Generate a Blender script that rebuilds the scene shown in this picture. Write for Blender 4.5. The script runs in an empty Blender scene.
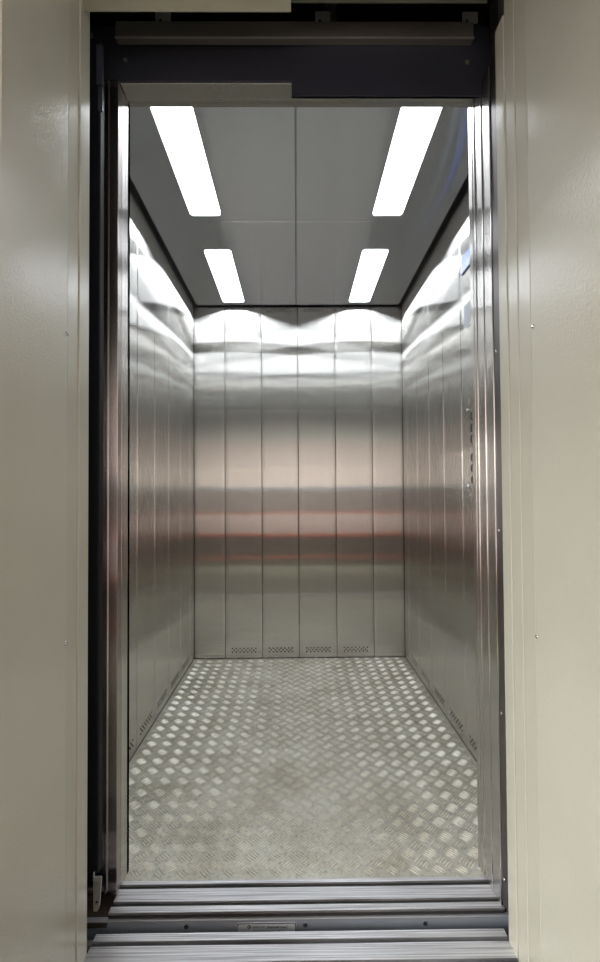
import bpy, math, random
from mathutils import Vector, Matrix
random.seed(7)
S = bpy.context.scene
COL = S.collection

# ------------------------------------------------------------------ measured layout (metres; x right, y into the car, z up)
XL, XR, YB = -0.6574, 0.6918, 2.9618      # car side walls and back wall
HC = 2.2667                             # ceiling trays
YF = 1.2975                             # inner face of the car front
JL, JR = -0.4693, 0.5021                # car entrance jambs
ZS = 2.1440                             # soffit of the car entrance
LL, LR = -0.4803, 0.4875                 # landing entrance jambs
XC = 0.0165

# ------------------------------------------------------------------ materials
def mat(name):
    m = bpy.data.materials.new(name); m.use_nodes = True
    nt = m.node_tree
    return m, nt, nt.nodes['Principled BSDF']

def noise_bump(nt, b, scale, strength, dist, vec_scale=(1, 1, 1), detail=2.0):
    tc = nt.nodes.new('ShaderNodeTexCoord'); mp = nt.nodes.new('ShaderNodeMapping')
    mp.inputs['Scale'].default_value = vec_scale
    n = nt.nodes.new('ShaderNodeTexNoise'); n.inputs['Scale'].default_value = scale; n.inputs['Detail'].default_value = detail
    bp = nt.nodes.new('ShaderNodeBump'); bp.inputs['Strength'].default_value = strength; bp.inputs['Distance'].default_value = dist
    nt.links.new(tc.outputs['Object'], mp.inputs['Vector']); nt.links.new(mp.outputs['Vector'], n.inputs['Vector'])
    nt.links.new(n.outputs['Fac'], bp.inputs['Height']); nt.links.new(bp.outputs['Normal'], b.inputs['Normal'])
    return tc, mp, n

def plain(name, col, rough=.5, metal=0., bump=None, spec=.5):
    m, nt, b = mat(name)
    b.inputs['Base Color'].default_value = (*col, 1)
    b.inputs['Roughness'].default_value = rough
    b.inputs['Metallic'].default_value = metal
    b.inputs['Specular IOR Level'].default_value = spec
    tc = nt.nodes.new('ShaderNodeTexCoord'); n = nt.nodes.new('ShaderNodeTexNoise')
    n.inputs['Scale'].default_value = 3.5; n.inputs['Detail'].default_value = 4
    mx = nt.nodes.new('ShaderNodeMix'); mx.data_type = 'RGBA'
    mx.inputs[6].default_value = (*[c * .9 for c in col], 1); mx.inputs[7].default_value = (*[min(1, c * 1.06) for c in col], 1)
    nt.links.new(tc.outputs['Object'], n.inputs['Vector']); nt.links.new(n.outputs['Fac'], mx.inputs[0]); nt.links.new(mx.outputs[2], b.inputs['Base Color'])
    if bump: noise_bump(nt, b, *bump)
    return m

def brushed(name, tangent, col=(.62, .61, .59), smear=.40, sharp=.014, wide=.15, grain=(1, 1, 1), var=.05):
    """brushed stainless steel; TANGENT is the direction across the grain, in which reflections smear"""
    m, nt, b = mat(name)
    nt.nodes.remove(b); out = nt.nodes['Material Output']
    c = nt.nodes.new('ShaderNodeCombineXYZ')
    for i in range(3): c.inputs[i].default_value = tangent[i]
    tc = nt.nodes.new('ShaderNodeTexCoord'); mp = nt.nodes.new('ShaderNodeMapping'); mp.inputs['Scale'].default_value = grain
    n = nt.nodes.new('ShaderNodeTexNoise'); n.inputs['Scale'].default_value = 1; n.inputs['Detail'].default_value = 3
    mx = nt.nodes.new('ShaderNodeMix'); mx.data_type = 'RGBA'
    mx.inputs[6].default_value = (*[k * (1 - var) for k in col], 1); mx.inputs[7].default_value = (*[k * (1 + var) for k in col], 1)
    nt.links.new(tc.outputs['Object'], mp.inputs['Vector']); nt.links.new(mp.outputs['Vector'], n.inputs['Vector'])
    nt.links.new(n.outputs['Fac'], mx.inputs[0])
    sh = []
    for (ax, ay) in ((smear, sharp), (smear * 1.1, .16)):
        g = nt.nodes.new('ShaderNodeBsdfAnisotropic'); r = math.sqrt(ax * ay)
        g.inputs['Roughness'].default_value = math.sqrt(r); g.inputs['Anisotropy'].default_value = ay / r - 1
        nt.links.new(c.outputs[0], g.inputs['Tangent']); nt.links.new(mx.outputs[2], g.inputs['Color']); sh.append(g)
    ms = nt.nodes.new('ShaderNodeMixShader'); ms.inputs[0].default_value = wide
    nt.links.new(sh[0].outputs[0], ms.inputs[1]); nt.links.new(sh[1].outputs[0], ms.inputs[2]); nt.links.new(ms.outputs[0], out.inputs['Surface'])
    return m

STEEL = (.66, .65, .625)
M = dict(
    back=brushed('brushed_steel_back', (1, 0, 0), STEEL, .40, .003, .05, (300, 1, 6)),
    side=brushed('brushed_steel_side', (0, 1, 0), STEEL, .40, .003, .05, (1, 300, 6)),
    front=brushed('brushed_steel_front', (1, 0, 0), STEEL, .40, .004, .1, (300, 1, 6)),
    ceil=brushed('brushed_steel_ceiling', (0, 1, 0), (.74, .79, .88), .40, .006, .08, (4, 300, 1)),
    jamb=brushed('brushed_steel_jamb', (1, 1, 0), (.66, .64, .62), .20, .010, .15, (1, 200, 4)),
    jambr=brushed('brushed_steel_strike', (-1, 1, 0), (.66, .64, .62), .20, .010, .15, (1, 200, 4)),
    door=brushed('brushed_steel_door', (1, 1, 0), (.55, .50, .49), .25, .010, .15, (200, 1, 4)),
    darksteel=brushed('dark_steel', (-1, 1, 0), (.26, .24, .24), .3, .02, .3, (1, 200, 4)),
    chrome=plain('chrome', (.8, .8, .8), .15, 1),
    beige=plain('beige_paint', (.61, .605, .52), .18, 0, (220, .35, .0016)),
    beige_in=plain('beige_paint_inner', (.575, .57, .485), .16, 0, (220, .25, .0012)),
    header=plain('dark_header', (.050, .052, .072), .36, .5),
    beam=plain('header_beam', (.19, .175, .165), .45, .6),
    black=plain('black_rubber', (.006, .006, .010), .6, 0, None, .25),
    shaft=plain('shaft_black', (.012, .012, .014), .9),
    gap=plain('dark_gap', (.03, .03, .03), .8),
    apron=plain('grey_apron', (.45, .51, .60), .42, .2),
    apron_lip=plain('grey_apron_lip', (.42, .45, .49), .4, .3),
    rail=plain('blue_grey_rail', (.06, .07, .10), .45, .4),
    bracket=plain('galvanised_bracket', (.38, .38, .36), .45, .7),
    ink=plain('black_ink', (.015, .015, .02), .6),
    hole=plain('hole_dark', (.010, .010, .010), .9),
    screwhead=plain('dark_screw', (.06, .06, .07), .35, .8),
    plate=plain('nameplate_alu', (.85, .90, .97), .4, .0),
    hall=plain('hall_wall', (.54, .485, .475), .7),
    hallup=plain('hall_wall_upper', (.50, .51, .50), .7),
    halldark=plain('hall_dark', (.07, .055, .05), .6),
    hallred=plain('hall_red', (.42, .09, .045), .5),
    hallmid=plain('hall_mid', (.42, .34, .33), .7),
    hallredd=plain('hall_red_dim', (.36, .14, .11), .6),
    hallbrown=plain('hall_brown', (.17, .145, .145), .6),
    hallblue=plain('hall_blue_grey', (.20, .24, .27), .6),
    halltop=plain('hall_top', (.10, .10, .09), .8),
    hallfloor=plain('hall_floor', (.20, .21, .17), .55),
    hallceil=plain('hall_ceiling', (.08, .08, .08), .8),
)

def emis(name, col, s):
    m, nt, b = mat(name)
    b.inputs['Base Color'].default_value = (.9, .9, .9, 1)
    b.inputs['Emission Color'].default_value = (*col, 1); b.inputs['Emission Strength'].default_value = s
    return m
M['led'] = emis('led_diffuser', (.90, .95, 1.0), 11.5)
M['rim'] = plain('light_rim', (.7, .75, .65), .4)

# sill aluminium with fine longitudinal ridges
def sill_mat():
    m, nt, b = mat('sill_aluminium')
    b.inputs['Metallic'].default_value = .85; b.inputs['Roughness'].default_value = .38
    tc = nt.nodes.new('ShaderNodeTexCoord'); mp = nt.nodes.new('ShaderNodeMapping'); mp.inputs['Scale'].default_value = (3, 260, 1)
    n = nt.nodes.new('ShaderNodeTexNoise'); n.inputs['Scale'].default_value = 1; n.inputs['Detail'].default_value = 5
    r = nt.nodes.new('ShaderNodeValToRGB'); e = r.color_ramp.elements
    e[0].position = .33; e[0].color = (.42, .42, .44, 1); e[1].position = .62; e[1].color = (.90, .90, .94, 1)
    nt.links.new(tc.outputs['Object'], mp.inputs['Vector']); nt.links.new(mp.outputs['Vector'], n.inputs['Vector'])
    nt.links.new(n.outputs['Fac'], r.inputs['Fac']); nt.links.new(r.outputs['Color'], b.inputs['Base Color'])
    bp = nt.nodes.new('ShaderNodeBump'); bp.inputs['Strength'].default_value = .4; bp.inputs['Distance'].default_value = .0008
    nt.links.new(n.outputs['Fac'], bp.inputs['Height']); nt.links.new(bp.outputs['Normal'], b.inputs['Normal'])
    return m
M['sill'] = sill_mat()

def floor_mat():
    m, nt, b = mat('tread_plate_aluminium')
    b.inputs['Metallic'].default_value = .55
    tc = nt.nodes.new('ShaderNodeTexCoord')
    n = nt.nodes.new('ShaderNodeTexNoise'); n.inputs['Scale'].default_value = 5; n.inputs['Detail'].default_value = 8; n.inputs['Roughness'].default_value = .65
    r = nt.nodes.new('ShaderNodeValToRGB'); e = r.color_ramp.elements
    e[0].position = .30; e[0].color = (.65, .625, .52, 1); e[1].position = .60; e[1].color = (.93, .92, .82, 1)
    n2 = nt.nodes.new('ShaderNodeTexNoise'); n2.inputs['Scale'].default_value = 90; n2.inputs['Detail'].default_value = 4
    r2 = nt.nodes.new('ShaderNodeValToRGB'); e = r2.color_ramp.elements
    e[0].position = .28; e[0].color = (.45, .45, .45, 1); e[1].position = .5; e[1].color = (1, 1, 1, 1)
    mx = nt.nodes.new('ShaderNodeMix'); mx.data_type = 'RGBA'; mx.blend_type = 'MULTIPLY'; mx.inputs[0].default_value = .6
    nt.links.new(tc.outputs['Object'], n.inputs['Vector']); nt.links.new(tc.outputs['Object'], n2.inputs['Vector'])
    nt.links.new(n.outputs['Fac'], r.inputs['Fac']); nt.links.new(n2.outputs['Fac'], r2.inputs['Fac'])
    nt.links.new(r.outputs['Color'], mx.inputs[6]); nt.links.new(r2.outputs['Color'], mx.inputs[7]); nt.links.new(mx.outputs[2], b.inputs['Base Color'])
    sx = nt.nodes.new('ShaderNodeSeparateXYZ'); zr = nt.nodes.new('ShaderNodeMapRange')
    zr.inputs['From Min'].default_value = 0; zr.inputs['From Max'].default_value = .0016; zr.inputs['To Min'].default_value = .74; zr.inputs['To Max'].default_value = 1.16  # bars lightened, plate between them darkened: relief shading mixed into the colour
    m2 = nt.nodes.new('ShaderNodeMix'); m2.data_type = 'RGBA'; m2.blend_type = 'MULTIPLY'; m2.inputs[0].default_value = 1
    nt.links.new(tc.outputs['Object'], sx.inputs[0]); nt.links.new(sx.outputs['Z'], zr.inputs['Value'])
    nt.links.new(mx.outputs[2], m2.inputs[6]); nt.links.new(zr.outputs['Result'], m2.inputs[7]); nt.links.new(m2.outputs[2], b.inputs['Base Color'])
    mr = nt.nodes.new('ShaderNodeMapRange'); mr.inputs['To Min'].default_value = .50; mr.inputs['To Max'].default_value = .34
    nt.links.new(n.outputs['Fac'], mr.inputs['Value']); nt.links.new(mr.outputs['Result'], b.inputs['Roughness'])
    return m
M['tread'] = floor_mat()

def screen_mat():
    m, nt, b = mat('blue_lcd')
    tc = nt.nodes.new('ShaderNodeTexCoord'); mp = nt.nodes.new('ShaderNodeMapping'); mp.inputs['Scale'].default_value = (1, 160, 120)
    n = nt.nodes.new('ShaderNodeTexNoise'); n.inputs['Scale'].default_value = 1
    r = nt.nodes.new('ShaderNodeValToRGB'); e = r.color_ramp.elements
    e[0].position = .45; e[0].color = (.02, .06, .30, 1); e[1].position = .70; e[1].color = (.20, .28, .60, 1)
    nt.links.new(tc.outputs['Object'], mp.inputs['Vector']); nt.links.new(mp.outputs['Vector'], n.inputs['Vector'])
    nt.links.new(n.outputs['Fac'], r.inputs['Fac']); nt.links.new(r.outputs['Color'], b.inputs['Base Color']); nt.links.new(r.outputs['Color'], b.inputs['Emission Color'])
    b.inputs['Emission Strength'].default_value = .55; b.inputs['Roughness'].default_value = .3
    return m
M['screen'] = screen_mat()
M['paper'] = plain('notice_paper', (.62, .66, .72), .35)

# ------------------------------------------------------------------ mesh helpers
class MB:
    def __init__(s): s.v = []; s.f = []
    def add(s, vs, fs):
        o = len(s.v); s.v += [tuple(v) for v in vs]; s.f += [tuple(o + i for i in f) for f in fs]
    def box(s, x0, x1, y0, y1, z0, z1):
        s.add([(x0, y0, z0), (x1, y0, z0), (x1, y1, z0), (x0, y1, z0), (x0, y0, z1), (x1, y0, z1), (x1, y1, z1), (x0, y1, z1)],
              [(0, 3, 2, 1), (4, 5, 6, 7), (0, 1, 5, 4), (1, 2, 6, 5), (2, 3, 7, 6), (3, 0, 4, 7)])
    def prism(s, pts, a0, a1, axis):
        """closed polygon PTS extruded along AXIS ('x': pts are (y,z); 'y': (x,z); 'z': (x,y))"""
        def P(p, a): return {'x': (a, p[0], p[1]), 'y': (p[0], a, p[1]), 'z': (p[0], p[1], a)}[axis]
        n = len(pts)
        s.add([P(p, a0) for p in pts] + [P(p, a1) for p in pts],
              [tuple(range(n))[::-1], tuple(range(n, 2 * n))] + [(i, (i + 1) % n, n + (i + 1) % n, n + i) for i in range(n)])
    def disc(s, c, u, v, r, n=10):
        c = Vector(c); u = Vector(u); v = Vector(v)
        s.add([c + u * r * math.cos(2 * math.pi * i / n) + v * r * math.sin(2 * math.pi * i / n) for i in range(n)], [tuple(range(n))])
    def cyl(s, c, nrm, r, h, n=16, dome=0.):
        c = Vector(c); nrm = Vector(nrm).normalized(); u = nrm.orthogonal().normalized(); v = nrm.cross(u)
        ring = lambda rr, hh: [c + nrm * hh + (u * math.cos(2 * math.pi * i / n) + v * math.sin(2 * math.pi * i / n)) * rr for i in range(n)]
        layers = [ring(r, 0), ring(r, h)]
        if dome: layers += [ring(r * .8, h + dome * .6), ring(r * .4, h + dome * .95)]
        vs = [p for l in layers for p in l]; fs = [tuple(range(n))[::-1]]
        for k in range(len(layers) - 1):
            for i in range(n): fs.append((k * n + i, k * n + (i + 1) % n, (k + 1) * n + (i + 1) % n, (k + 1) * n + i))
        fs.append(tuple(range((len(layers) - 1) * n, len(layers) * n)))
        s.add(vs, fs)
    def ring(s, c, nrm, r0, r1, h, n=20):
        c = Vector(c); nrm = Vector(nrm).normalized(); u = nrm.orthogonal().normalized(); v = nrm.cross(u)
        rr = lambda r, hh: [c + nrm * hh + (u * math.cos(2 * math.pi * i / n) + v * math.sin(2 * math.pi * i / n)) * r for i in range(n)]
        L = [rr(r1, 0), rr(r1, h), rr(r0, h), rr(r0, 0)]
        vs = [p for l in L for p in l]; fs = []
        for k in range(4):
            for i in range(n): fs.append((k * n + i, k * n + (i + 1) % n, ((k + 1) % 4) * n + (i + 1) % n, ((k + 1) % 4) * n + i))
        s.add(vs, fs)
    def build(s, name, m, parent=None, smooth=False, bevel=0., origin=None):
        me = bpy.data.meshes.new(name)
        vs = s.v
        if parent is not None:
            q = parent.matrix_world_loc
            vs = [(x - q[0], y - q[1], z - q[2]) for x, y, z in vs]
        elif origin is not None:
            vs = [(x - origin[0], y - origin[1], z - origin[2]) for x, y, z in vs]
        me.from_pydata(vs, [], s.f); me.materials.append(m)
        if smooth:
            for p in me.polygons: p.use_smooth = True
        o = bpy.data.objects.new(name, me); COL.objects.link(o)
        if parent is not None: o.parent = parent.o
        elif origin is not None: o.location = origin
        if bevel:
            b = o.modifiers.new('bevel', 'BEVEL'); b.width = bevel; b.segments = 2; b.limit_method = 'ANGLE'
        return o

class Root:
    """an Empty that parents the parts of one thing; parts are modelled in world coordinates"""
    def __init__(s, name, loc, label=None, cat=None, group=None, kind=None, of=None):
        s.o = bpy.data.objects.new(name, None); COL.objects.link(s.o); s.o.location = loc; s.matrix_world_loc = loc
        s.o.empty_display_size = .05
        if of is not None:
            s.o.parent = of.o; s.o.location = tuple(a - b for a, b in zip(loc, of.matrix_world_loc))
        tag(s.o, label, cat, group, kind)

class Sub:
    """a mesh part that parents sub-parts"""
    def __init__(s, o, parent): s.o = o; s.matrix_world_loc = parent.matrix_world_loc

def tag(o, label=None, cat=None, group=None, kind=None):
    if label: o['label'] = label
    if cat: o['category'] = cat
    if group: o['group'] = group
    if kind: o['kind'] = kind
    return o

def boxobj(name, m, *b, parent=None, bevel=0., kind=None):
    k = MB(); k.box(*b); o = k.build(name, m, parent, bevel=bevel)
    if kind: o['kind'] = kind
    return o

# ------------------------------------------------------------------ car: wall panels
def sheet(name, m, a0, a1, z0, z1, place, parent, seed, bead=False):
    """a folded sheet-metal panel, face slightly wavy; PLACE maps (along, out, z) to the world"""
    rnd = random.Random(seed)
    fold = [(a0, -.012), (a0, -.003), (a0 + .0009, -.0009), (a0 + .0030, 0)]
    nseg = 10
    inner = [(a0 + .0060 + (a1 - a0 - .0090) * i / nseg, 0) for i in range(1, nseg)]
    if bead: fold = [(a0, -.012), (a0, .0010), (a0 + .0010, .0016), (a0 + .0030, .0016), (a0 + .0042, .0008), (a0 + .0050, 0), (a0 + .0056, 0)]
    prof = fold + inner + [(a1 - .0030, 0), (a1 - .0009, -.0009), (a1, -.003), (a1, -.012)]
    nz = 36; ph = [rnd.uniform(0, 6.28) for _ in range(4)]; am = rnd.uniform(.00015, .00035)
    mb = MB(); vs = []; n = len(prof)
    for j in range(nz + 1):
        z = z0 + (z1 - z0) * j / nz
        for (a, d) in prof:
            t = (a - a0) / (a1 - a0)
            w = am * math.sin(math.pi * t) * math.sin(z * 2.1 + ph[0]) + .00010 * math.sin(z * 9 + ph[1]) * math.sin(math.pi * t) + .00006 * math.sin(z * 23 + ph[2])
            vs.append(place(a, d + (w if d == 0 else 0), z))
    fs = [(j * n + i, j * n + i + 1, (j + 1) * n + i + 1, (j + 1) * n + i) for j in range(nz) for i in range(n - 1)]
    mb.add(vs, fs)
    return mb.build(name, m, parent, smooth=True)

def vents(parent, part, ca, zc, place, rows=3, nx=7, pitch=.0245, rp=.0115, r=.0046):
    mb = MB()
    for j in range(rows):
        k = nx if j % 2 == 0 else nx - 1
        for i in range(k):
            a = ca + (i - (k - 1) / 2) * pitch; z = zc + (j - (rows - 1) / 2) * rp
            c = Vector(place(a, .0006, z)); u = Vector(place(a + 1, .0006, z)) - c
            mb.disc(c, u, (0, 0, 1), r)
    return mb.build('vent_holes', M['hole'], Sub(part, parent))

G = .0011
def wall(name, m, seams, place, orig, backbox, vented, topvent=()):
    R = Root(name, orig, kind='structure')
    for i in range(len(seams) - 1):
        p = sheet('wall_panel', m, seams[i] + G, seams[i + 1] - G, .004, 2.300, place, R, i * 13 + len(name), name != 'wall_back')
        mid = (seams[i] + seams[i + 1]) / 2
        if i in vented: vents(R, p, mid, .053, place)
        if i in topvent: vents(R, p, mid, 2.244, place)
    boxobj('backing', M['gap'], *backbox, parent=R)
    return R

wall('wall_back', M['back'], [XL, -.4583, -.2207, .0141, .2556, .4942, XR], lambda a, d, z: (a, YB - d, z), (XC, YB, 0),
     (XL - .02, XR + .02, YB + .012, YB + .03, 0, 2.335), (1, 2, 3, 4), (1, 2, 3, 4))
sy = [YF + .002, 1.433, 1.668, 1.906, 2.142, 2.378, 2.613, 2.848, YB - .002]
wall('wall_left', M['side'], sy, lambda a, d, z: (XL + d, a, z), (XL, 2.1, 0),
     (XL - .03, XL - .012, YF, YB + .012, 0, 2.335), (1, 2, 3, 4, 5, 6))
# right wall without the panel that is the operating panel
wr = wall('wall_right', M['side'], sy[3:], lambda a, d, z: (XR - d, a, z), (XR, 2.1, 0),
     (XR + .012, XR + .03, YF, YB + .012, 0, 2.335), (0, 1, 2, 3))
for i in (0, 1):
    sheet('wall_panel', M['side'], sy[i] + G, sy[i + 1] - G, .004, 2.300, lambda a, d, z: (XR - d, a, z), wr, 40 + i, True)

# car front, inner side: two returns and the lintel over the entrance
fr = Root('wall_front', (XC, YF, 0), kind='structure')
boxobj('return_panel', M['front'], XL - .012, JL + .0004, YF - .014, YF, .0, 2.300, parent=fr)
boxobj('return_panel', M['front'], JR + .0015, XR + .012, YF - .014, YF, .0, 2.300, parent=fr)
boxobj('lintel_panel', M['front'], JL - .0015, JR + .0015, YF - .014, YF, ZS + .004, 2.300, parent=fr)

# car roof above the trays
boxobj('ceiling.roof', M['gap'], XL - .03, XR + .03, YF - .03, YB + .03, 2.335, 2.355, kind='structure').name = 'trim_1'

# ------------------------------------------------------------------ ceiling trays with rounded openings for the lights
def rrect(x0, x1, y0, y1, r, n=5):
    pts = []
    for cx, cy, a in ((x1 - r, y1 - r, 0), (x0 + r, y1 - r, 90), (x0 + r, y0 + r, 180), (x1 - r, y0 + r, 270)):
        for i in range(n + 1):
            t = math.radians(a + 90 * i / n); pts.append((cx + r * math.cos(t), cy + r * math.sin(t)))
    return pts

cl = Root('ceiling', (XC, 2.1, HC), kind='structure')
YS = 2.0418
def tray(x0, x1, y0, y1, hole):
    mb = MB(); b = .0030
    H = rrect(*hole, .022)
    n = len(H); per = n // 4
    O = [(x1 - b, y1 - b), (x0 + b, y1 - b), (x0 + b, y0 + b), (x1 - b, y0 + b)]
    vs = [(x, y, HC) for x, y in H] + [(x, y, HC) for x, y in O] + [(x, y, HC + .006) for x, y in H]
    fs = []
    for c in range(4):
        for i in range(per - 1): fs.append((n + c, c * per + i + 1, c * per + i))
        a = c * per + per - 1; d = ((c + 1) * per) % n
        fs.append((n + c, n + (c + 1) % 4, d, a))
    for i in range(n): fs.append((i, (i + 1) % n, n + 4 + (i + 1) % n, n + 4 + i))
    # rounded outer fold
    q = [(x1, y1), (x0, y1), (x0, y0), (x1, y0)]
    k = len(vs); vs += [(x, y, HC + b) for x, y in q] + [(x, y, HC + .022) for x, y in q]
    for c in range(4):
        d = (c + 1) % 4
        fs.append((n + c, k + c, k + d, n + d)); fs.append((k + c, k + 4 + c, k + 4 + d, k + d))
    mb.add(vs, fs)
    return mb.build('ceiling_tray', M['ceil'], cl)
holes = []
E_ = .0224
for (y0, y1, hy0, hy1) in ((YF + .004, YS - .0015, 1.375, 2.003), (YS + .0015, YB - .022, 2.276, 2.903)):
    for (x0, x1, hx0, hx1) in ((XL + E_, .0050 - .0003, -.4580, -.3200), (.0050 + .0003, XR - E_, .3400, .4745)):
        tray(x0, x1, y0, y1, (hx0, hx1, hy0, hy1)); holes.append((hx0, hx1, hy0, hy1))
# hanger flanges closing the gap over the trays
for x0, x1 in ((XL + .001, XL + E_ - .004), (XR - E_ + .004, XR - .001)):
    boxobj('shadow_gap', M['gap'], x0, x1, YF, YB - .02, HC + .024, HC + .03, parent=cl)
boxobj('shadow_gap', M['gap'], XL + .02, XR - .02, YB - .02, YB - .001, HC + .024, HC + .03, parent=cl)

lab = ['lit white ceiling light panel, front left, above the car entrance', 'lit white ceiling light panel, front right, above the car entrance',
       'lit white ceiling light panel, rear left, next to the back wall', 'lit white ceiling light panel, rear right, next to the back wall']
for (x0, x1, y0, y1), lb in zip(holes, lab):
    R = Root('ceiling_light', ((x0 + x1) / 2, (y0 + y1) / 2, HC + .004), lb, 'ceiling light', 'ceiling lights in the lift car')
    mb = MB(); a = rrect(x0 + .0005, x1 - .0005, y0 + .0005, y1 - .0005, .0215); c = rrect(x0 + .003, x1 - .003, y0 + .003, y1 - .003, .019)
    n = len(a)
    mb.add([(x, y, HC + .0005) for x, y in a] + [(x, y, HC + .0025) for x, y in c] + [(x, y, HC + .012) for x, y in a],
           [(i, n + i, n + (i + 1) % n, (i + 1) % n) for i in range(n)] + [(i, (i + 1) % n, 2 * n + (i + 1) % n, 2 * n + i) for i in range(n)])
    mb.build('rim', M['rim'], R)
    mb = MB(); mb.prism(c, HC + .0026, HC + .010, 'z'); mb.build('diffuser', M['led'], R)

# ------------------------------------------------------------------ tread-plate floor: five-bar pattern as real relief
P = .0640
def tread():
    mb = MB(); x0, x1, y0, y1 = XL + .001, XR - .001, 1.262, YB - .001
    mb.box(x0, x1, y0, y1, -.006, 0)
    L, W, Hh, sp = .0390, .0058, .0030, .0083
    nx = int((x1 - x0) / P) + 3; ny = int((y1 - y0) / P) + 3
    for i in range(-1, nx):
        for j in range(-1, ny):
            for o in (0, 1):
                cx = x0 + .012 + (i + .5 * o) * P; cy = y0 + .018 + (j + .5 * o) * P
                d = Vector((1, -1, 0)).normalized() if o == 0 else Vector((1, 1, 0)).normalized()
                w = Vector((-d.y, d.x, 0))
                for k in range(-2, 3):
                    c = Vector((cx, cy, 0)) + w * sp * k
                    l = L / 2 * (1 - .06 * abs(k))
                    e = [c + d * l, c - d * l]
                    if not all(x0 < p.x < x1 and y0 + .001 < p.y < y1 for p in e): continue
                    up = Vector((0, 0, Hh)); z = Vector((0, 0, .00005))
                    pts = [c + d * l + z, c + d * l * .5 + w * W * .45 + z, c + w * W * .55 + z, c - d * l * .5 + w * W * .45 + z,
                           c - d * l + z, c - d * l * .5 - w * W * .45 + z, c - w * W * .55 + z, c + d * l * .5 - w * W * .45 + z,
                           c + d * l * .55 + up * .8, c + up, c - d * l * .55 + up * .8]
                    mb.add(pts, [(0, 1, 8), (1, 2, 9, 8), (2, 3, 10, 9), (3, 4, 10), (4, 5, 10), (5, 6, 9, 10), (6, 7, 8, 9), (7, 0, 8)])
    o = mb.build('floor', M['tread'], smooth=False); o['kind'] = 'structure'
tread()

# ------------------------------------------------------------------ sills
def sill(name, label, x0, x1, strips, zt, thick, parent_loc):
    R = Root(name, parent_loc, label, 'sill')
    ya = strips[0][0]; yb = strips[-1][1]
    for (a, b) in strips:
        mb = MB(); n = max(2, int((b - a) / .0045)); top = []
        for i in range(n):
            u0 = a + (b - a) * i / n; u1 = a + (b - a) * (i + 1) / n
            top += [(u0, zt - .0006), (u0 + (u1 - u0) * .25, zt), (u0 + (u1 - u0) * .85, zt)]
        top += [(b, zt - .0006)]
        mb.prism([(a, zt - thick)] + top + [(b, zt - thick)], x0, x1, 'x')
        mb.build('tread_strip', M['sill'], R)
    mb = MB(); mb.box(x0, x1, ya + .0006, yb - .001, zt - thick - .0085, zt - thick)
    mb.build('guide_channel_shade', M['gap'], R)  # groove bed, also run to the nose as a dark strip for shade
    return R
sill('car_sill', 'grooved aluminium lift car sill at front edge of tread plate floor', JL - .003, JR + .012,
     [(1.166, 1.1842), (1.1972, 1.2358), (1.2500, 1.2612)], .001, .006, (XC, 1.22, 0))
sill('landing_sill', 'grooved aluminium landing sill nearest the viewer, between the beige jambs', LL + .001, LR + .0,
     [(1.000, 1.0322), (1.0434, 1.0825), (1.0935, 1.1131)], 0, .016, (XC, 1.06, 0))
# short stub of sill going into the left door pocket
boxobj('trim_2', M['bracket'], LL - .05, LL - .0, 1.090, 1.104, -.016, -.006, kind='structure')

# toe guard under the car sill
tg = Root('toe_guard', (XC, 1.17, -.011), 'grey painted toe guard seen in the gap between the two sills', 'toe guard')
g = MB(); g.box(-.56, .56, 1.163, 1.1665, -.42, -.0200); tgface = Sub(g.build('apron_sheet', M['apron'], tg), tg)
g = MB(); g.prism([(1.1615, -.0200), (1.1615, -.0160), (1.163, -.0145), (1.1725, -.0145), (1.1725, -.0200)], -.56, .56, 'x'); g.build('folded_lip', M['apron_lip'], tg)
for x in (-.2785, .016, .3143):
    g = MB(); g.cyl((x, 1.163, -.0315), (0, -1, 0), .0052, .0015, dome=.0015); sc_ = g.build('screw', M['screwhead'], tg, smooth=False)
    g = MB(); g.disc((x, 1.1598, -.0315), (1, 0, 0), (0, 0, 1), .0018, 6); g.build('socket', M['bracket'], Sub(sc_, tg))
# nameplate
px0, px1, pz0, pz1 = -.155, -.0055, -.074, -.0235
g = MB(); g.prism([(px0 + .005, pz1), (px0, pz1 - .005), (px0, pz0 + .005), (px0 + .005, pz0), (px1 - .005, pz0), (px1, pz0 + .005), (px1, pz1 - .005), (px1 - .005, pz1)], 1.1616, 1.1629, 'y')
npl = Sub(g.build('nameplate', M['plate'], tg), tg)
g = MB(); t = .0011; yq = 1.1613
def strip2(a, b, w):
    a = Vector((a[0], yq, a[1])); b = Vector((b[0], yq, b[1])); d = (b - a).normalized(); k = Vector((-d.z, 0, d.x)) * w / 2
    g.add([a + k, b + k, b - k, a - k], [(0, 1, 2, 3)])
cc = [(px0 + .007, pz1 - .002), (px1 - .007, pz1 - .002), (px1 - .002, pz1 - .007), (px1 - .002, pz0 + .007), (px1 - .007, pz0 + .002), (px0 + .007, pz0 + .002), (px0 + .002, pz0 + .007), (px0 + .002, pz1 - .007)]
for i in range(8): strip2(cc[i], cc[(i + 1) % 8], t * 1.8)
for sx, qx in ((1, px0), (-1, px1)): g.disc((qx + sx * .0028, yq, pz1 - .0030), (1, 0, 0), (0, 0, 1), .0012, 8)
g.build('printed_border', M['ink'], npl)
g = MB(); c0 = (px0 + .032, yq, pz1 - .0095); g.ring(c0, (0, -1, 0), .0028, .0044, .0002)
g.add([(c0[0] - .0006, yq - .0001, c0[2] - .0026), (c0[0] + .0006, yq - .0001, c0[2] - .0026), (c0[0] + .0006, yq - .0001, c0[2] + .0026), (c0[0] - .0006, yq - .0001, c0[2] + .0026)], [(0, 1, 2, 3)])
g.add([(c0[0] + .0006, yq - .0001, c0[2] - .0020), (c0[0] + .0024, yq - .0001, c0[2]), (c0[0] + .0006, yq - .0001, c0[2] + .0020)], [(0, 1, 2)])
g.build('round_emblem', M['ink'], npl)
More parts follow.
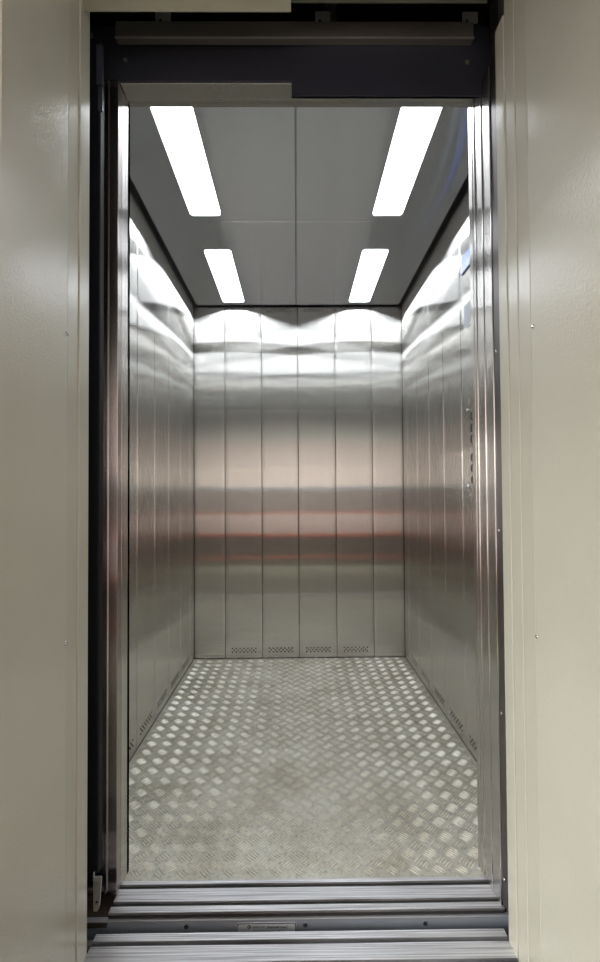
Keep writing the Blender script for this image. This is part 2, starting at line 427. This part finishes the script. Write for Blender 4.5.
def text(body, size, loc, rot, m, parent, name='lettering', align='LEFT'):
    cu = bpy.data.curves.new(name, 'FONT'); cu.body = body; cu.size = size; cu.align_x = align; cu.extrude = .0001; cu.offset = size * .012
    t_ = bpy.data.objects.new(name, cu); COL.objects.link(t_)
    bpy.context.view_layer.update()
    me = bpy.data.meshes.new_from_object(t_.evaluated_get(bpy.context.evaluated_depsgraph_get()))
    bpy.data.objects.remove(t_)
    me.transform(Matrix.Translation(Vector(loc) - Vector(parent.matrix_world_loc)) @ rot.to_4x4())
    me.materials.clear(); me.materials.append(m)
    o = bpy.data.objects.new(name, me); COL.objects.link(o); o.parent = parent.o
    return o
RY = Matrix.Rotation(math.radians(90), 3, 'X')
text('ООО ПО  "Евролифтмаш"', .0072, (px0 + .041, yq - .0002, pz1 - .0125), RY, M['ink'], npl)
text('Грузоподъёмность 1000 кг', .0060, (px0 + .041, yq - .0002, pz1 - .0225), RY, M['ink'], npl)

# ------------------------------------------------------------------ car entrance, left: jamb, two stacked door panels, light curtain
R = Root('car_door_jamb', (JL, 1.28, 0), 'narrow stainless jamb on the left of the car entrance, brightly reflecting the light', 'door jamb')
boxobj('jamb_sheet', M['jamb'], JL - .035, JL, 1.2655, YF - .0145, .001, ZS + .003, parent=R, bevel=.0006)
R = Root('sliding_door', (JL - .2, 1.253, .006), 'open stainless sliding door panel, left, directly against the car jamb', 'lift door', 'car door panels slid open on the left')
boxobj('door_leaf', M['jamb'], -.93, JL, 1.2412, 1.2650, .006, ZS + .003, parent=R, bevel=.0006)
boxobj('guide_shoe', M['black'], -.80, -.72, 1.2405, 1.2485, -.010, .0055, parent=R)
R = Root('sliding_door', (JL - .2, 1.225, .006), 'open stainless sliding door panel, left, brown reflections, just behind the black strip', 'lift door', 'car door panels slid open on the left')
boxobj('door_leaf', M['door'], -.96, JL - .0002, 1.2120, 1.2404, .006, ZS + .003, parent=R, bevel=.0012)
g = MB(); g.prism([(-.5015, 1.2115), (-.4985, 1.2080), (-.4945, 1.2080), (-.4915, 1.2115)], .008, ZS + .001, 'z'); g.build('folded_rib', M['door'], R)
R = Root('light_curtain', (-.492, 1.15, .04), 'tall black light curtain strip in the gap beside the left beige jamb', 'door sensor')
boxobj('sensor_strip', M['black'], -.516, -.4822, 1.130, 1.156, .127, 2.18, parent=R, bevel=.003)
g = MB(); g.prism([(-.4890, .047), (-.4790, .047), (-.4740, .060), (-.4695, .1265), (-.4870, .1265), (-.4870, .137), (-.4895, .137)], 1.118, 1.1240, 'y')
br = Sub(g.build('foot_bracket', M['bracket'], R, bevel=.001), R)
g = MB(); g.cyl((-.4805, 1.118, .070), (0, -1, 0), .0028, .001); g.build('bolt', M['screwhead'], br)
boxobj('mounting_rail', M['rail'], -.4890, -.4740, 1.122, 1.1295, 2.055, 2.155, parent=R)
boxobj('mounting_rail', M['rail'], -.4850, -.4740, 1.122, 1.1295, 1.990, 2.048, parent=R)

# car entrance, right: stepped stainless strike jamb
R = Root('strike_jamb', (JR, 1.22, 0), 'stepped stainless strike jamb with bright edges on the right of the entrance', 'door jamb')
ys = [1.2965, 1.2590, 1.2154, 1.1680]
for i in range(3):
    dx = .0022 * i
    boxobj('jamb_strip', M['jambr'], JR + dx, JR + .035, ys[i + 1] + .0012, ys[i] - (.0145 if i == 0 else 0), .003, ZS + .003, parent=R, bevel=.0022)
boxobj('inner_return', M['jamb'], JR - .0012, JR, 1.2755, YF + .002, .002, ZS, parent=R)
R = Root('sensor_post', (JR + .01, 1.125, 0), 'dark brown metal post with screws between stainless jamb and right beige jamb', 'door sensor')
po = Sub(boxobj('post', M['darksteel'], JR + .0075, JR + .035, 1.1170, 1.1670, .012, ZS + .16, parent=R, bevel=.001), R)
for z in (1.394, .942, .487, .08):
    g = MB(); g.cyl((JR + .0075, 1.155, z), (-1, 0, 0), .0042, .0016, dome=.0016); g.build('screw', M['chrome'], po, smooth=True)

# ------------------------------------------------------------------ car entrance, top
R = Root('car_door_header', (XC, 1.2, ZS), 'dark steel door header across the top of the car entrance', 'door header')
boxobj('soffit_plate', M['front'], JL - .02, JR + .02, 1.2695, YF - .0145, ZS + .004, ZS + .016, parent=R, bevel=.001)
boxobj('soffit_strip', M['front'], JL + .002, -.006, 1.2215, 1.2685, ZS + .003, ZS + .014, parent=R, bevel=.001)
boxobj('face_plate', M['header'], JL - .07, JR + .03, 1.2155, 1.2205, ZS + .006, 2.300, parent=R)
boxobj('drop_plate', M['header'], -.005, JR + .004, 1.2110, 1.2150, 2.1060, 2.300, parent=R)
hb = Sub(boxobj('track_beam', M['beam'], -.47, .478, 1.190, 1.2105, 2.2415, 2.2873, parent=R, bevel=.002), R)
boxobj('track_lip', M['bracket'], -.47, .478, 1.1855, 1.1898, 2.2388, 2.2416, parent=hb)
for x in (-.345, .078, .470):
    z0 = 2.2885
    g = MB(); g.prism([(x - .020, z0), (x - .011, z0), (x - .011, z0 + .0085), (x - .0075, z0 + .012), (x - .004, z0 + .0085), (x - .004, z0), (x + .020, z0), (x + .020, z0 + .027), (x - .020, z0 + .027)], 1.192, 1.198, 'y')
    g.build('hanger_bracket', M['bracket'], hb)
g = MB(); g.cyl((.466, 1.2108, 2.195), (0, -1, 0), .006, .003); g.build('bolt', M['beam'], R)
g = MB(); g.cyl((-.452, 1.2153, 2.205), (0, -1, 0), .005, .003); g.build('bolt', M['beam'], R)

# ------------------------------------------------------------------ landing: beige jambs with cover panels, steps and screws
def landing_jamb(side, label, X, ysteps, screws):
    s = side                                   # -1 left, +1 right: the material lies on side s of X
    R = Root('landing_jamb', (X, .9, 0), label, 'door jamb', None)
    def strip(name, y0, y1, off, z1, m, bev=.002):
        a, b = X + s * off, X + s * .045
        return boxobj(name, m, min(a, b), max(a, b), y0, y1, -.02 if y0 > .97 else .0, z1, parent=R, bevel=bev)
    outs = []
    for k, (y0, y1, off, z1, nm, mm) in enumerate(ysteps): outs.append(strip(nm, y0, y1, off, z1, mm))
    cov = Sub(outs[-1], R)
    for (y, z) in screws:
        g = MB(); c = (X + s * ysteps[-1][2], y, z); g.cyl(c, (-s, 0, 0), .0045, .0014, dome=.0022)
        g.build('screw', M['chrome'], cov, smooth=True)
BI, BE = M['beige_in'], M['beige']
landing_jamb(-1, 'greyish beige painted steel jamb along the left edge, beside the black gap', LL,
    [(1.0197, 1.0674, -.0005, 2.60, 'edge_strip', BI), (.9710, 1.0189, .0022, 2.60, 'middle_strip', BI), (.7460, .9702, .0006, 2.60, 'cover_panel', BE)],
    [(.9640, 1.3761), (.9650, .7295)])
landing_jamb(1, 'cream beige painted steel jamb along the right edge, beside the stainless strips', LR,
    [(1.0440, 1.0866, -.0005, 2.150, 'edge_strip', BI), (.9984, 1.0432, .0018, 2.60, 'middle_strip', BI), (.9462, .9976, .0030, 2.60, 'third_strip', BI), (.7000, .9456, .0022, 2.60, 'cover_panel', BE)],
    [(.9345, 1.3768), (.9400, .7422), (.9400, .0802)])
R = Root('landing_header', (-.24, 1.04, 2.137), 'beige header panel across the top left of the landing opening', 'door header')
boxobj('header_panel', plain('beige_paint_shaded', (.30, .30, .235), .35, 0, (220, .25, .0012)), LL + .001, -.0055, 1.033, 1.037, 2.1450, 2.60, parent=R, bevel=.0015)  # same beige as the jambs, darkened so the colour carries the shade
boxobj('header_beam', plain('header_green_grey', (.07, .075, .055), .6), -.005, LR - .02, 1.082, 1.085, 2.2200, 2.60, parent=R)
# shaft structure glimpsed over the door header
for k, (x0, x1) in enumerate(((.098, .128),)):
    boxobj('trim_3', plain('shaft_post', (.10, .10, .10), .7), x0, x1, 1.34, 1.37, 2.36, 2.9, kind='structure')

# ------------------------------------------------------------------ shaft enclosure (dark)
sh = Root('wall_shaft', (0, 1.5, 0), kind='structure')
boxobj('shaft_side', M['shaft'], -1.10, -1.07, 1.07, 3.1, -.6, 3.0, parent=sh)
boxobj('shaft_side', M['shaft'], 1.07, 1.10, 1.07, 3.1, -.6, 3.0, parent=sh)
boxobj('shaft_end', M['shaft'], -1.07, 1.07, 3.06, 3.1, -.6, 3.0, parent=sh)
boxobj('shaft_top', M['shaft'], -1.10, 1.10, 1.07, 3.1, 3.0, 3.03, parent=sh)
boxobj('shaft_pit', M['shaft'], -1.10, 1.10, .9, 3.1, -.63, -.6, parent=sh)
boxobj('sill_support', M['shaft'], -1.07, 1.07, .98, 1.10, -.6, -.024, parent=sh)
boxobj('car_platform', M['shaft'], -.60, .62, 1.19, 2.93, -.10, -.02, parent=sh)
boxobj('pocket_plate', M['shaft'], -1.06, LL - .055, 1.0690, 1.0715, -.02, 3.0, parent=sh)
boxobj('pocket_plate', M['shaft'], LR + .05, 1.06, 1.0880, 1.0905, -.02, 3.0, parent=sh)
boxobj('pocket_floor', plain('rusty_dark', (.06, .045, .035), .8), -1.0, JL - .004, 1.160, 1.2950, -.03, -.018, parent=sh)

# ------------------------------------------------------------------ landing hall behind the viewer (lights and reflections come from it)
HB = -.93
wl = Root('wall_landing', (0, .9, 0), kind='structure')
boxobj('plaster', M['hall'], -3.0, LL - .046, .80, 1.0665, 0, 3.0, parent=wl)
boxobj('plaster', M['hall'], LR + .046, 3.0, .80, 1.0855, 0, 3.0, parent=wl)
boxobj('plaster', M['hall'], LL - .045, LR + .045, .80, 1.03, 2.62, 3.0, parent=wl)
boxobj('floor', M['hallfloor'], -3.0, 3.0, HB, .999, -.06, -.001, kind='structure')
boxobj('ceiling', M['hallceil'], -3.0, 3.0, HB, .80, 3.0, 3.05, kind='structure')
boxobj('wall_west', M['hall'], -3.05, -3.0, HB, 1.0, 0, 3.0, kind='structure')
boxobj('wall_east', M['hall'], 3.0, 3.05, HB, 1.0, 0, 3.0, kind='structure')
wo = Root('wall_opposite', (0, HB, 0), kind='structure')
for (z0, z1, m) in ((0, .115, 'halldark'), (.115, .145, 'hallred'), (.145, .445, 'halldark'), (.445, .480, 'hallred'), (.480, .770, 'hallmid'), (.770, .805, 'hallredd'),
                    (.805, 1.125, 'hallbrown'), (1.125, 1.175, 'hallblue'), (1.175, 1.87, 'hall'), (1.87, 2.34, 'hallup'), (2.34, 3.0, 'halltop')):
    boxobj('wall_band', M[m], -2.999, 2.999, HB - .05, HB, z0, z1, parent=wo)

def area(name, loc, rot, sx, sy, power, col):
    l = bpy.data.lights.new(name, 'AREA'); l.shape = 'RECTANGLE'; l.size = sx; l.size_y = sy; l.energy = power; l.color = col
    o = bpy.data.objects.new(name, l); COL.objects.link(o); o.location = loc; o.rotation_euler = rot; return o
area('hall_lamp', (-.9, .50, 2.50), (math.radians(-42), 0, 0), 1.2, .3, 60, (1, .95, .88)).data.spread = math.radians(75)
area('hall_lamp', (1.1, .50, 2.50), (math.radians(-42), 0, 0), 1.2, .3, 45, (1, .95, .88)).data.spread = math.radians(75)

area('hall_lamp', (-2.2, -.45, 1.05), (0, math.radians(-65), math.radians(32)), 1.1, 1.3, 19, (1, .98, .93)).data.spread = math.radians(80)

# ------------------------------------------------------------------ operating panel on the right wall
cp = Root('control_panel', (XR, 1.78, .9), 'stainless car operating panel with a column of buttons on the right wall', 'control panel')
fp = sheet('faceplate', M['side'], sy[2] + G, sy[3] - G, .004, 2.300, lambda a, d, z: (XR - d, a, z), cp, 77, True)
FP = Sub(fp, cp)
vents(cp, fp, (sy[2] + sy[3]) / 2, .053, lambda a, d, z: (XR - d, a, z))
RX = Matrix(((0, 0, -1), (-1, 0, 0), (0, 1, 0)))    # text facing -x, reading towards the viewer
for k, (z, t_) in enumerate(((1.343, 'k'), (1.296, '7'), (1.253, '6'), (1.181, '5'), (1.139, '4'), (1.092, '3'))):
    g = MB(); g.cyl((XR - .0003, 1.796, z), (-1, 0, 0), .0105, .0014)
    b = g.build('button', M['darksteel'], cp)
    g = MB(); g.ring((XR - .0003, 1.796, z), (-1, 0, 0), .0112, .0150, .0010); g.build('button_ring', M['ink'], Sub(b, cp))
    g = MB(); g.box(XR - .0021, XR - .0017, 1.7945, 1.7975, z - .004, z + .004); g.build('button_mark', M['ink'], Sub(b, cp))
for z in (1.373, 1.068):
    g = MB(); g.cyl((XR, 1.832, z), (-1, 0, 0), .0060, .0060, dome=.003); g.build('chrome_stud', M['chrome'], cp, smooth=True)
for z in (1.406, 1.042):
    g = MB(); g.ring((XR, 1.826, z), (-1, 0, 0), .0100, .0112, .0006); g.build('lock_ring', M['bracket'], cp)
g = MB(); g.box(XR - .005, XR - .0004, 1.715, 1.875, 1.945, 2.010); dp = Sub(g.build('display', M['screen'], cp), cp)
g = MB(); g.box(XR - .0056, XR - .0004, 1.713, 1.877, 1.940, 1.9448); g.build('display_bezel', plain('blue_bezel', (.03, .06, .22), .4), dp)
nt_ = Root('notice', (XR, 1.80, 1.72), 'pale printed notice on the right wall below the blue display', 'notice')
g = MB(); g.box(XR - .0014, XR - .0006, 1.745, 1.864, 1.712, 1.803); sheet_ = Sub(g.build('paper_sheet', M['paper'], nt_), nt_)
g = MB()
for i in range(6): g.box(XR - .0016, XR - .0015, 1.752, 1.858 - (i % 3) * .008, 1.722 + i * .0135, 1.726 + i * .0135)
g.build('printed_lines', plain('grey_print', (.33, .36, .42), .6), sheet_)

# ------------------------------------------------------------------ world, camera, colour
w = bpy.data.worlds.new('World'); S.world = w; w.use_nodes = True
w.node_tree.nodes['Background'].inputs[0].default_value = (.02, .02, .022, 1); w.node_tree.nodes['Background'].inputs[1].default_value = .3

f_, pi_, ya, ro = 460.03, .0207, .0082, .0062
F = Vector((math.sin(ya) * math.cos(pi_), math.cos(ya) * math.cos(pi_), math.sin(pi_)))
R0 = Vector((math.cos(ya), -math.sin(ya), 0)); U0 = R0.cross(F)
Rv = math.cos(ro) * R0 - math.sin(ro) * U0; Uv = math.sin(ro) * R0 + math.cos(ro) * U0
cam = bpy.data.cameras.new('camera'); co = bpy.data.objects.new('camera', cam); COL.objects.link(co)
mw = Matrix((Rv, Uv, -F)).transposed().to_4x4(); mw.translation = Vector((0, 0, 1.03)); co.matrix_world = mw
cam.sensor_fit = 'VERTICAL'; cam.sensor_height = 24; cam.sensor_width = 24; cam.lens = f_ / 962 * 24; cam.clip_start = .01; cam.shift_y = 6.29 / 962
S.camera = co
S.view_settings.view_transform = 'Standard'; S.view_settings.look = 'None'; S.view_settings.exposure = .12; S.view_settings.gamma = 1
S.cycles.glossy_bounces = 8; S.cycles.max_bounces = 14; S.cycles.diffuse_bounces = 5
S.cycles.sample_clamp_indirect = 8
